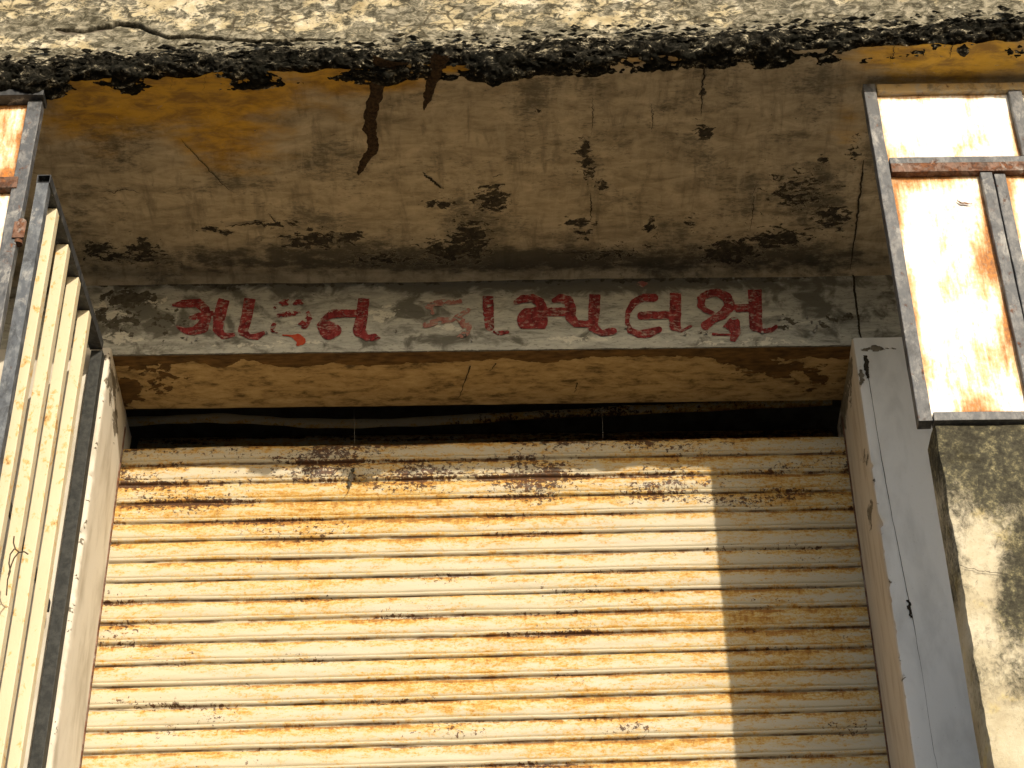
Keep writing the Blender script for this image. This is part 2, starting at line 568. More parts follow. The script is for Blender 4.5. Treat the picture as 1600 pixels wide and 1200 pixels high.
M = dict(
    soffit=m_soffit(), beam=m_beam(), under=m_under(), fascia=m_fascia(), mould=m_mold_wall(),
    pillar_white=m_paint_wall('grey_white_paint', (0.84, 0.84, 0.82), (0.66, 0.66, 0.64)),
    pillar_cream=m_paint_wall('cream_plaster', (0.62, 0.585, 0.51), (0.40, 0.36, 0.29)),
    reveal=m_paint_wall('bare_pink_plaster', (0.56, 0.50, 0.42), (0.42, 0.35, 0.27), (26, 26, 4)),
    steel=m_steel(), steel_rust=m_steel('rusted_steel', (0.11, 0.055, 0.03), 0.14, (0.2, 0.1, 0.06)),
    steel_dark=m_steel('dark_steel', (0.022, 0.024, 0.027), -0.03, (0.06, 0.064, 0.07)),
    black=m_simple('black_paint', (0.016, 0.018, 0.018), (0.04, 0.042, 0.04), 50, 0.6, 0.001),
    panel=m_panel(), slat=m_shutter(), bar=m_bar(),
    mud=m_simple('dried_mud', (0.022, 0.013, 0.007), (0.075, 0.045, 0.022), 90, 0.95, 0.004),
    crackm=m_simple('crack_dirt', (0.02, 0.016, 0.011), (0.05, 0.04, 0.028), 120, 0.95, 0.001),
    red=m_letter('red_sign_paint', (0.12, 0.010, 0.013), (0.27, 0.035, 0.037), 0.70),
    pink=m_letter('faded_red_sign_paint', (0.30, 0.10, 0.085), (0.40, 0.22, 0.18), 0.8),
    orange=m_letter('bright_red_sign_paint', (0.42, 0.045, 0.02), (0.45, 0.08, 0.03), 0.15),
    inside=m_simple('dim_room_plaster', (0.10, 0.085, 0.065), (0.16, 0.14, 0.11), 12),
    ground=m_simple('street_asphalt', (0.065, 0.06, 0.052), (0.10, 0.093, 0.082), 3, 0.95, 0.01),
    floor=m_simple('dusty_concrete_floor', (0.06, 0.055, 0.047), (0.10, 0.09, 0.075), 9),
    wallp=m_simple('lower_wall_plaster', (0.42, 0.37, 0.28), (0.55, 0.49, 0.38), 5),
    twig=m_simple('dry_twig', (0.05, 0.035, 0.022), (0.12, 0.09, 0.06), 80),
    leaf=m_simple('dry_leaf', (0.03, 0.027, 0.02), (0.10, 0.09, 0.065), 60),
    thread=m_simple('grey_thread', (0.14, 0.135, 0.12), (0.2, 0.195, 0.18), 50),
    nail=m_simple('nail_steel', (0.10, 0.09, 0.08), (0.42, 0.41, 0.38), 220, 0.45, 0.0005),
)

# ------------------------------------------------------------------ main measurements (metres; Z from the street)
YB = 5.88                                      # face of the lettered beam
YS = 6.25                                      # shutter
YW = 4.95                                      # front wall and windows
ZS = CAM_H + 5.445                             # soffit
ZB = CAM_H + 5.09                              # bottom of the beam
ZF = CAM_H + 2.45                              # floor of the recess
XL, XR = -1.41, 1.20                           # shutter opening
WIN_Z = CAM_H + 3.99                           # sill of the windows

# ------------------------------------------------------------------ ground and the building's plain lower storey
g = link('street_ground', mesh('street_ground', [(-400, -400, 0), (400, -400, 0), (400, 400, 0), (-400, 400, 0)], [(0, 1, 2, 3)]), None, [M['ground']])
g['kind'] = 'structure'
lw = box('lower_storey_wall', -4.2, 4.2, 4.97, 5.2, -0.05, ZF - 0.15, M['wallp'], None, 0.01)
props(lw, 'plain plastered wall of the storey below the shuttered shop', 'wall')
fl = box('recess_floor_slab', -4.2, 4.2, 4.93, 8.4, ZF - 0.146, ZF, M['floor'], None, 0.01)
props(fl, 'dusty concrete floor slab in front of the rusty shutter', 'floor slab')

# ------------------------------------------------------------------ canopy slab: soffit, fascia with crumbled edge
can = empty('concrete_canopy', (0, 5.3, ZS))
props(can, 'weathered concrete canopy slab with crumbling black edge and stained soffit', 'canopy')


def y_edge(x):                                  # the slab's front edge is not quite parallel to the shop front
    return 4.835 - 0.036 * np.asarray(x)


nx, ny = 380, 125
xs = np.linspace(-1.95, 1.95, nx)
vv = np.linspace(0, 1, ny)
X, Vv = np.meshgrid(xs, vv, indexing='ij')
Y0 = y_edge(X) + 0.016 + 0.040 * fbm(np.stack([X * 7, X * 0, X * 0 + 1.5], -1), 5, 0.6)
Y = Y0 + (YB + 0.02 - Y0) * Vv
Z = np.full_like(X, ZS) + 0.006 * fbm(np.stack([X * 1.6, Y * 1.6, X * 0], -1), 3) + 0.0022 * fbm(np.stack([X * 9, Y * 14, X * 0 + 4], -1), 3)
Z -= 0.03 * sstep(5.84, 5.895, Y) ** 2           # coved joint against the beam
P = np.stack([X, Y, Z], -1)
peel = blobs(P, [(735, 375, 38, 36), (770, 312, 34, 28, .85), (700, 392, 55, 22, .9), (492, 375, 62, 18, .85), (430, 350, 70, 6, .75), (545, 372, 30, 14, .8),
                 (150, 388, 34, 15, .95), (222, 392, 32, 26, .85), (325, 357, 18, 7, .95), (350, 362, 26, 6, .7), (1138, 392, 52, 22), (1215, 372, 56, 20, .9),
                 (1245, 300, 62, 40, .68), (1300, 340, 38, 26, .85), (912, 238, 16, 26, .85), (918, 262, 14, 26, .9), (940, 292, 16, 14, .8), (905, 348, 28, 9, .9),
                 (912, 366, 18, 14, .7), (1100, 208, 18, 17, .95), (840, 173, 8, 6, 1.1), (1018, 355, 16, 18, .75), (1080, 345, 14, 18, .6), (600, 404, 60, 14, .75),
                 (1335, 235, 12, 34, .75), (690, 318, 34, 10, .8), (1285, 250, 12, 9, .9), (1095, 100, 22, 10, .85), (1100, 145, 10, 12, .7),
                 (770, 108, 38, 10, .9), (960, 395, 60, 16, .6), (190, 400, 90, 14, .72)])
ochre = blobs(P, [(280, 140, 220, 62, 1.15), (150, 150, 90, 75, 1.0), (560, 122, 120, 28, 1.05), (360, 215, 100, 65, .7), (740, 104, 110, 12, .8), (1490, 90, 170, 42, 1.0),
                  (1325, 200, 34, 70, .4), (1000, 92, 200, 14, .5), (60, 180, 70, 90, .35), (1400, 190, 60, 60, .4)])
dark_patch = blobs(P, [(760, 405, 700, 26, 1.0), (500, 395, 200, 30, .8), (1200, 400, 200, 34, .9), (1270, 310, 90, 80, .75), (750, 340, 50, 90, .5), (180, 230, 90, 60, .55), (1060, 165, 200, 40, .5), (620, 150, 160, 40, .4),
                  (920, 280, 40, 90, .4), (130, 330, 60, 120, .5)])  # darker patches, strongest in a band along the beam joint
so = link('soffit', mesh('soffit', P.reshape(-1, 3), grid_faces(nx, ny), True, dict(peel=peel, ochre=ochre, dark_patch=dark_patch)), can, [M['soffit']])
for sx0, sx1 in ((-4.2, -1.952), (1.952, 4.2)):
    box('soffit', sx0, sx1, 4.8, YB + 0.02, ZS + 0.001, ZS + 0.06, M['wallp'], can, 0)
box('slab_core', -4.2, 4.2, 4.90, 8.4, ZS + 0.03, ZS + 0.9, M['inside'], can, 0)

# fascia and crust: one weathered skin that runs down the front and curls under the edge
prof = []                                        # (dy from edge, dz from soffit, crustiness)
for z in np.linspace(1.0, 0.42, 14): prof.append((0, z))
for z in np.linspace(0.415, 0.03, 95): prof.append((0, z))
for a in np.linspace(0, 90, 14)[1:]: prof.append((0.03 - 0.03 * math.cos(R(a)), 0.03 - 0.03 * math.sin(R(a))))
for y in np.linspace(0.034, 0.12, 20): prof.append((y, 0.0))
prof = np.array(prof)
npf = len(prof)
nxf = 960
xs = np.linspace(-1.95, 1.95, nxf)
X = np.repeat(xs[:, None], npf, 1)
DY = np.repeat(prof[None, :, 0], nxf, 0)
DZ = np.repeat(prof[None, :, 1], nxf, 0)
# how far the crust hangs below the soffit along the edge (thick on the left, thin on the right)
low = np.array([(-100, 128), (0, 128), (60, 130), (120, 112), (150, 106), (200, 112), (280, 93), (340, 106), (420, 100), (490, 93), (570, 98), (605, 112), (640, 94), (720, 92), (770, 114), (810, 98),
                (900, 88), (1000, 82), (1100, 76), (1200, 71), (1300, 64), (1400, 58), (1500, 52), (1600, 42), (1700, 36)], float)
edge_px = pix(np.stack([xs, y_edge(xs), np.full_like(xs, ZS)], -1))
want = np.interp(edge_px[:, 0], low[:, 0], low[:, 1])
hang = (np.clip((want - edge_px[:, 1]) * 0.0022, -0.035, 0.055) + 0.013 * fbm(np.stack([xs * 9, xs * 0, xs * 0 + 5], 1), 4, 0.65))[:, None]
s_arc = np.concatenate([[0], np.cumsum(np.linalg.norm(np.diff(prof, axis=0), axis=1))])
base = np.stack([X, y_edge(X) + DY, ZS + DZ], -1)
crust_top = 0.072 - 0.014 * X / 1.9 + 0.035 * fbm(np.stack([X * 3, X * 0, X * 0 + 2], -1), 3)
crust = 1 - sstep(-0.045, 0.055, DZ - crust_top)
nrm_y = np.where(DZ > 0.03, -1.0, np.where(DY >= 0.03, 0.0, -(0.03 - DY) / 0.03))
nrm_z = -np.sqrt(np.clip(1 - nrm_y ** 2, 0, 1))
q = base * 1.0
d1 = fbm(q * 7, 3)
d2 = fbm(q * np.array([15, 28, 40]) + 5, 4, 0.6)
d3 = 1 - 2 * np.abs(fbm(q * np.array([24, 46, 64]) + 9, 3, 0.6))
d4 = fbm(q * np.array([110, 110, 130]), 2)
amp = crust * (0.028 * d1 + 0.026 * d2 + 0.012 * d3 + 0.004 * d4) + (1 - crust) * (0.006 * d1 + 0.0018 * d2 + 0.0012 * d4)
amp += 0.010 * crust * sstep(0.05, 0.0, np.abs(DZ - crust_top + 0.03))
tail = sstep(0.12, 0.05, DY)
P = base.copy()
P[..., 1] += nrm_y * amp
P[..., 2] += nrm_z * (amp * tail + 0.006 * tail)
fr = np.clip(1 - DZ / 0.16, 0, 1)
P[..., 2] -= hang * fr * tail * (DZ < 0.17)
P[..., 2] += (1 - tail) * 0.012
# long open crack along the left of the fascia
crk = np.zeros_like(X)
cpts = np.array([(88, 47), (120, 50), (150, 46), (185, 38), (215, 40), (240, 50), (262, 58), (300, 57), (340, 60), (400, 64), (520, 62)], float)
qp = pix(P)
cy = np.interp(qp[..., 0], cpts[:, 0], cpts[:, 1])
cw = np.interp(qp[..., 0], [86, 95, 200, 260, 400, 520], [0, 2.2, 3.4, 2.2, 1.3, 0]) * (1 + 0.5 * fbm(q * 40, 2))
ins = (qp[..., 0] > 86) & (qp[..., 0] < 520)
crk = np.where(ins, sstep(cw + 1.5, cw * 0.4, np.abs(qp[..., 1] - cy + 3 * fbm(q * 22, 3))), 0)
P[..., 1] += 0.02 * crk
dark = np.clip(0.75 * sstep(0.10, 0.0, DZ - crust_top) + blobs(P, [(110, 45, 110, 16, .7), (330, 62, 170, 14, .9), (1220, 10, 90, 30, .9), (1380, 25, 120, 26, .8), (640, 30, 80, 16, .5), (900, 55, 200, 10, .5), (1550, 20, 70, 26, .8), (420, 8, 60, 12, .6)]), 0, 1.1)
fm = mesh('fascia', P.reshape(-1, 3), grid_faces(nxf, npf), True, dict(crust=crust, crack=crk, dark=dark))
link('fascia', fm, can, [M['fascia']])
for sx0, sx1 in ((-4.2, -1.951), (1.951, 4.2)):
    box('fascia', sx0, sx1, 4.76, 4.9, ZS, ZS + 1.0, M['mould'], can, 0)

# loose flakes and grit clinging to the crust
rs = np.random.RandomState(5)
V, Fc = [], []
for k in range(1300):
    x = rs.uniform(-1.9, 1.9)
    t = rs.beta(1.6, 1.8)
    z = ZS - 0.012 + 0.14 * t
    yb = float(y_edge(x)) + (0.0 if z > ZS + 0.03 else 0.018)
    hk = float(np.interp(x, xs, hang[:, 0])) * max(0, 1 - (z - ZS) / 0.16)
    c = np.array((x, yb - 0.012 - 0.012 * rs.rand(), z - hk))
    r = 0.0025 + 0.014 * rs.rand() ** 2.6
    p = rs.normal(size=(6, 3)) * 0.22 + np.array([(1, 0, 0), (-1, 0, 0), (0, 1, 0), (0, -1, 0), (0, 0, 1), (0, 0, -1)])
    p = c + p * r * np.array((1.5, 0.6, 0.6))
    b0 = len(V)
    V.extend(p)
    Fc.extend([(b0, b0 + 2, b0 + 4), (b0 + 2, b0 + 1, b0 + 4), (b0 + 1, b0 + 3, b0 + 4), (b0 + 3, b0, b0 + 4),
               (b0 + 2, b0, b0 + 5), (b0 + 1, b0 + 2, b0 + 5), (b0 + 3, b0 + 1, b0 + 5), (b0, b0 + 3, b0 + 5)])
gm = mesh('edge_grit', V, Fc, False, dict(crust=np.ones(len(V))))
props(link('edge_grit', gm, can, [M['fascia']]), 'crumbs of black and pale concrete on the broken edge', kind='stuff')


def ribbon(pts_world, nrm, side_of, widths, name, mat, parent, lift, jag=0.25, seed=0, n=60, height=0.0, wander=0.0045):
    """an uneven ridge or crack lying on a surface: centre line, half widths, raised by height in the middle"""
    pts = np.asarray(pts_world)
    t = np.linspace(0, 1, len(pts))
    tt = np.linspace(0, 1, n)
    C = np.stack([np.interp(tt, t, pts[:, k]) for k in range(3)], 1)
    W = np.interp(tt, t, widths)
    T = np.gradient(C, axis=0)
    T /= np.linalg.norm(T, axis=1)[:, None] + 1e-9
    nrm = np.asarray(nrm, float)
    S = np.cross(T, nrm)
    q = np.stack([tt * n * 0.22, tt * 0 + seed, tt * 0], 1)
    C = C + S * (wander * 2.2 * fbm(np.stack([tt * n * 0.13, tt * 0 + seed * 1.7, tt * 0 + 8], 1), 4, 0.6))[:, None]
    wl = W * (1 + jag * 2 * fbm(q, 3)); wr = W * (1 + jag * 2 * fbm(q + 40, 3))
    rows = []
    for u in (-1, -0.75, -0.4, 0, 0.4, 0.75, 1):
        w = np.where(u < 0, wl, wr)
        hh = height * (1 - u * u) * (1 + 0.7 * fbm(np.stack([tt * n * 0.4, tt * 0 + u * 2, tt * 0 + seed], 1), 3))
        rows.append(C + S * (u * w)[:, None] + nrm * (lift + hh)[:, None] if height else C + S * (u * w)[:, None] + nrm * lift)
    V = np.stack(rows, 1).reshape(-1, 3)
    return link(name, mesh(name, V, grid_faces(n, 7), True), parent, [mat])


def soff(l): return onZ(np.array([p[0] for p in l], float), np.array([p[1] for p in l], float), ZS)


DN = (0, 0, -1)
# dark mud tubes trailing down from the broken edge across the soffit
l = [(612, 92), (606, 108), (592, 132), (586, 150), (580, 172), (578, 195), (582, 215), (583, 232), (575, 245), (564, 262), (560, 271)]
ribbon(soff(l), DN, 0, np.array([30, 22, 13, 11, 11, 12, 10, 11, 9, 7, 2]) * 0.0021, 'mud_tube', M['mud'], can, -0.001, 0.3, 3, 90, 0.012)
l = [(690, 84), (686, 98), (680, 112), (674, 130), (668, 148), (662, 170)]
ribbon(soff(l), DN, 0, np.array([14, 13, 11, 9, 8, 1.5]) * 0.0021, 'mud_tube', M['mud'], can, -0.001, 0.3, 8, 60, 0.010)
for l, w in (([(282, 216), (300, 236), (325, 262), (345, 282), (364, 301)], 0.9), ([(660, 268), (672, 278), (684, 288), (693, 294)], 2.6), ([(720, 252), (735, 263)], 1.0),
             ([(1100, 85), (1101, 100), (1098, 125), (1096, 150), (1096, 180)], 1.6), ([(925, 150), (926, 175), (924, 210)], 0.8), ([(1016, 160), (1020, 180), (1018, 205)], 0.9),
             ([(155, 297), (180, 299), (192, 294), (208, 296), (220, 301)], 1.0), ([(352, 352), (380, 349), (402, 347), (418, 343)], 1.8), ([(420, 332), (428, 343), (434, 349)], 1.4),
             ([(1350, 248), (1347, 275), (1342, 310), (1336, 360), (1328, 424)], 2.0), ([(1178, 290), (1176, 330), (1172, 360)], 0.8), ([(922, 300), (924, 325), (922, 345)], 1.4),
             ([(270, 120), (266, 138)], 0.9), ([(322, 112), (318, 140)], 1.0), ([(1398, 66), (1396, 84), (1390, 95)], 1.0), ([(1492, 62), (1486, 75), (1484, 90)], 1.0), ([(1310, 85), (1312, 100)], 0.9),
             ([(860, 395), (900, 393), (960, 396)], 1.0)):
    ribbon(soff(l), DN, 0, np.interp(np.linspace(0, 1, len(l)), [0, .2, .7, 1], [0.3, 1, 1, 0.2]) * w * 0.0017, 'crack', M['crackm'], can, 0.0045, 0.6, random.random() * 50, 80)

# ------------------------------------------------------------------ lettered beam
beam = empty('lintel_beam', (0, YB, ZB))
props(beam, 'flaking whitewashed lintel beam with worn red Gujarati lettering above the shutter', 'beam')
nx = 520
xs = np.linspace(-2.4, 2.4, nx)
pr = [(0, 0.40)]
for z in np.linspace(0.385, 0.012, 44): pr.append((0, z))
for a in np.linspace(0, 90, 5)[1:]: pr.append((0.009 - 0.009 * math.cos(R(a)), 0.009 - 0.009 * math.sin(R(a))))
for y in np.linspace(0.018, 0.30, 34): pr.append((y, 0))
pr.append((0.30, 0.01))
pr = np.array(pr)
X = np.repeat(xs[:, None], len(pr), 1)
P = np.stack([X, YB + np.repeat(pr[None, :, 0], nx, 0), ZB + np.repeat(pr[None, :, 1], nx, 0)], -1)
dd = fbm(P * np.array([5, 8, 12]), 3)
face = np.repeat((pr[None, :, 0] < 0.001), nx, 0)
nick = np.clip(fbm(P * np.array([22, 0, 0]) + 3, 3) - 0.25, 0, 1) * 0.02
lipm = sstep(0.02, 0.0, np.abs(P[..., 1] - YB) + np.abs(P[..., 2] - ZB))
P[..., 1] += np.where(face, 0.002 * dd, 0) + lipm * nick
P[..., 2] += np.where(face, 0, 0.003 * dd) + lipm * nick * 0.6
peel = blobs(P, [(200, 465, 55, 20, .72), (180, 500, 60, 34, .64), (260, 500, 40, 30, .6), (345, 446, 26, 8, .9), (480, 442, 40, 8, .95), (600, 440, 160, 8, .6), (330, 440, 260, 9, .7), (160, 440, 60, 12, .85),
                 (1000, 436, 300, 8, .62), (1240, 505, 30, 14, .6), (1310, 500, 30, 22, .6), (770, 436, 60, 7, .75), (1200, 425, 120, 6, .8)])
dark_patch = blobs(P, [(750, 440, 700, 18, 1.0), (250, 500, 130, 40, .7), (640, 500, 60, 40, .4), (470, 450, 120, 18, .7), (700, 530, 120, 12, .6), (1300, 480, 80, 50, .5)])  # darker patches, strongest along the top of the beam face
white = blobs(P, [(172, 490, 30, 16, .75), (160, 475, 24, 12, .7), (190, 528, 46, 12, .8), (600, 490, 24, 16, .8), (905, 530, 90, 9, .62), (700, 512, 20, 10, .85), (1170, 535, 150, 7, .6), (250, 470, 30, 8, .6), (370, 540, 90, 4, .6),
                  (480, 535, 60, 5, .6)])
und = blobs(P, [(250, 590, 70, 40, .55), (1200, 575, 90, 22, .75), (1160, 560, 60, 18, .8), (1270, 590, 60, 30, .6), (200, 610, 40, 30, .7)])
py = pix(P)
bnd = np.interp(py[..., 0], [150, 220, 300, 350, 380, 430, 460, 520, 580, 650, 740, 790, 850, 900, 960, 1040, 1120, 1300],
                [572, 572, 566, 575, 562, 572, 575, 568, 572, 568, 564, 560, 568, 560, 557, 556, 560, 560])
bnd = bnd + 5 * fbm(P * np.array([26, 0, 0]), 4)
und = np.maximum(und, 1.0 * sstep(bnd + 3, bnd - 3, py[..., 1]))
isund = ~face
me = mesh('beam_body', P.reshape(-1, 3), grid_faces(nx, len(pr)), True, dict(peel=np.where(isund, und, peel), dark_patch=dark_patch, white=white))
me.materials.append(M['beam']); me.materials.append(M['under'])
nf = len(pr) - 1
me.polygons.foreach_set('material_index', np.tile([0 if (pr[j, 0] + pr[j + 1, 0]) / 2 < 0.006 else 1 for j in range(nf)], nx - 1))
link('beam_body', me, beam)
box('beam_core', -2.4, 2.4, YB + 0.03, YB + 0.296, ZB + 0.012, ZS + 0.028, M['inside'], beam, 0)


# painted letters: strokes measured on the beam, ragged and chipped, cut out as thin skins of paint
def march(Fd, gx, gy, to_world):
    vid, V, Fc = {}, [], []

    def vert(key, x, y):
        if key not in vid:
            vid[key] = len(V)
            V.append((x, y))
        return vid[key]
    nxx, nyy = Fd.shape
    act = np.argwhere(np.maximum(np.maximum(Fd[:-1, :-1], Fd[1:, :-1]), np.maximum(Fd[:-1, 1:], Fd[1:, 1:])) > 0)
    for i, j in act:
        cs = [(i, j), (i + 1, j), (i + 1, j + 1), (i, j + 1)]
        poly = []
        for k in range(4):
            a, b = cs[k], cs[(k + 1) % 4]
            fa, fb = Fd[a], Fd[b]
            if fa > 0:
                poly.append(vert(a, gx[a[0]], gy[a[1]]))
            if (fa > 0) != (fb > 0):
                t = fa / (fa - fb)
                key = (a, b) if a < b else (b, a)
                poly.append(vert(key, gx[a[0]] + t * (gx[b[0]] - gx[a[0]]), gy[a[1]] + t * (gy[b[1]] - gy[a[1]])))
        if len(poly) >= 3:
            Fc.append(poly)
    V = np.array(V)
    return to_world(V[:, 0], V[:, 1]), Fc


def zA(s): return [(250 + x / 4.324, 440 + y / 4.324, w / 4.324) for x, y, w in s]
def zB(s): return [(640 + x / 5, 440 + y / 5, w / 5) for x, y, w in s]
def zC(s): return [(940 + x / 5, 440 + y / 5, w / 5) for x, y, w in s]


GLYPHS = [
    ('red', 0.10, [zA([(92, 157, 10), (150, 150, 24), (260, 145, 28), (308, 190, 28), (312, 250, 30), (285, 305, 42), (230, 335, 26), (165, 330, 18), (115, 303, 6)]),
                   zA([(205, 245, 10), (265, 232, 22)]), zA([(320, 215, 15), (392, 215, 15)]), zA([(430, 128, 36), (402, 230, 40), (390, 322, 32), (425, 366, 20), (492, 362, 13)])]),
    ('red', 0.08, [zA([(606, 122, 36), (588, 230, 36), (560, 332, 32), (600, 372, 14), (655, 370, 20), (698, 348, 12)])]),
    ('red', 0.30, [zA([(772, 180, 6), (800, 160, 14), (840, 140, 20), (958, 138, 15)]), zA([(800, 228, 10), (870, 216, 18), (945, 214, 8)]), zA([(1000, 212, 12), (1012, 245, 16), (975, 288, 28), (945, 292, 12)]),
                   zA([(790, 262, 4), (765, 300, 14), (758, 328, 10), (792, 342, 8)])]),
    ('orange', 0.02, [zA([(830, 362, 2), (890, 366, 5), (930, 378, 24), (956, 400, 26), (930, 426, 8)])]),
    ('red', 0.12, [zA([(1102, 256, 14), (1165, 217, 26), (1250, 215, 25), (1345, 215, 23)]), zA([(1100, 300, 38), (1140, 328, 62), (1185, 330, 40)]),
                   zA([(1376, 122, 37), (1366, 220, 37), (1348, 330, 42), (1395, 380, 17), (1450, 376, 22), (1484, 380, 5)])]),
    ('pink', 0.26, [zB([(140, 190, 18), (210, 168, 22), (390, 152, 18)]), zB([(150, 195, 20), (180, 245, 12)]), zB([(125, 342, 20), (220, 308, 26), (335, 298, 15), (420, 245, 16), (462, 225, 16)]),
                    zB([(395, 300, 22), (450, 355, 34), (440, 405, 22), (375, 436, 8)])]),
    ('red', 0.20, [zB([(613, 122, 40), (615, 250, 40), (626, 352, 32)]), zB([(660, 392, 8), (700, 402, 16), (765, 394, 10)])]),
    ('red', 0.02, [zB([(830, 160, 16), (880, 135, 28), (960, 128, 28), (1018, 160, 34), (1045, 225, 36)]), zB([(935, 300, 92), (980, 300, 98)]), zB([(905, 222, 12), (1050, 215, 12)]), zB([(1060, 237, 32), (1235, 237, 32)])]),
    ('red', 0.03, [zB([(1130, 148, 18), (1180, 128, 30), (1240, 150, 36), (1262, 210, 38), (1256, 275, 38), (1300, 328, 26), (1380, 332, 22), (1430, 318, 28)]),
                   zB([(1447, 110, 42), (1440, 250, 42), (1432, 352, 34), (1500, 404, 18), (1560, 392, 28), (1596, 384, 22)])]),
    ('red', 0.06, [zC([(415, 126, 28), (330, 125, 28), (250, 165, 26), (205, 240, 18), (198, 320, 14), (222, 380, 20), (290, 410, 26), (370, 402, 32), (448, 372, 22)]),
                   zC([(312, 266, 30), (430, 262, 28), (540, 262, 26)]), zC([(578, 98, 42), (576, 250, 44), (572, 340, 42), (620, 388, 8), (695, 348, 8)])]),
    ('red', 0.07, [zC([(770, 130, 22), (830, 95, 28), (910, 86, 28), (980, 122, 36), (1003, 190, 40), (950, 255, 36), (880, 290, 26), (815, 342, 34)]),
                   zC([(785, 130, 26), (775, 185, 26), (810, 222, 18), (865, 245, 14)]), zC([(1015, 208, 28), (1155, 205, 28)])]),
    ('red', 0.16, [zC([(975, 350, 22), (1030, 330, 50), (1045, 395, 38), (1028, 448, 22)]), zC([(870, 410, 7), (1000, 416, 5)])]),
    ('red', 0.05, [zC([(1197, 72, 52), (1200, 200, 50), (1206, 340, 48), (1250, 388, 16), (1330, 376, 16), (1362, 350, 12)])]),
    ('pink', 0.12, [zC([(285, 14, 10), (320, 18, 22), (350, 14, 8)])]),
]
for gi, (mk, wear, strokes) in enumerate(GLYPHS):
    allp = np.array([p for s in strokes for p in s])
    x0, x1 = allp[:, 0].min() - 14, allp[:, 0].max() + 14
    y0, y1 = allp[:, 1].min() - 14, allp[:, 1].max() + 14
    gx = np.arange(x0, x1, 0.62); gy = np.arange(y0, y1, 0.62)
    GX, GY = np.meshgrid(gx, gy, indexing='ij')
    fd = np.full(GX.shape, -99.0)
    wob = 1.0 * fbm(np.stack([GX * 0.09, GY * 0.09, GX * 0 + gi], -1), 3)
    for s in strokes:
        for a, b in zip(s[:-1], s[1:]):
            ax, ay, aw = a; bx, by, bw = b
            L2 = (bx - ax) ** 2 + (by - ay) ** 2 + 1e-9
            t = np.clip(((GX - ax) * (bx - ax) + (GY - ay) * (by - ay)) / L2, 0, 1)
            sf = aw + (bw - aw) * t - np.hypot(GX - ax - t * (bx - ax), GY - ay - t * (by - ay))
            if a is s[0] and 6 < aw < 12 and abs(by - ay) > abs(bx - ax):                                  # broad strokes start with a square brush end
                tr = ((GX - ax) * (bx - ax) + (GY - ay) * (by - ay)) / math.sqrt(L2)
                sf = np.minimum(sf, tr + 1.5)
            fd = np.maximum(fd, sf)
    fd += 0.5
    rag = fbm(np.stack([GX * 0.30, GY * 0.36, GX * 0 + gi * 3], -1), 4, 0.6)
    chip = fbm(np.stack([GX * 0.10, GY * 0.17, GX * 0 + gi * 7], -1), 5, 0.62)
    fd = fd + wob + 0.9 * rag
    fd = np.minimum(fd, (0.43 - 1.25 * wear - chip) * 14)
    V, Fc = march(fd, gx, gy, lambda a, b: onY(a, b, YB - 0.0032 - 0.0003 * (gi % 3)))
    link('painted_letter', mesh('painted_letter', V, Fc), beam, [M[mk]])

# nails left in the beam
for px, py_ in ((292, 530), (299, 535), (307, 531), (418, 521), (620, 519), (728, 526), (737, 533), (978, 512), (1072, 523), (1094, 520), (1104, 522), (1191, 521), (1217, 500), (1262, 498), (1268, 506), (1275, 512), (1270, 518), (1281, 505)):
    p = onY(np.array(px, float), np.array(py_, float), YB)
    tilt = Vector((random.uniform(-.004, .004), -0.014, random.uniform(-.006, 0.002)))
    a = Vector(p) + Vector((0, 0.004, 0))
    link('nail', tube_mesh('nail', [a, a + tilt, a + tilt * 1.02, a + tilt * 1.18], [0.0022, 0.0022, 0.0052, 0.0048], 8), beam, [M['nail']])
# joint line near the right end of the beam
l = [(1330, 424), (1334, 450), (1338, 480), (1342, 505), (1346, 530)]
ribbon(onY(np.array([p[0] for p in l], float), np.array([p[1] for p in l], float), YB), (0, -1, 0), 0, np.array([1.6, 2, 1.6, 2, 1.4]) * 0.0021, 'crack', M['crackm'], beam, 0.003, 0.4, 5, 40)
for l in ([(735, 570), (728, 590), (722, 605), (718, 620)], [(775, 566), (766, 578)], [(902, 596), (898, 612)]):
    ribbon(onZ(np.array([p[0] for p in l], float), np.array([p[1] for p in l], float), ZB), DN, 0, np.linspace(1, .4, len(l)) * 0.0024, 'crack', M['crackm'], beam, 0.005, 0.4, 9, 30)


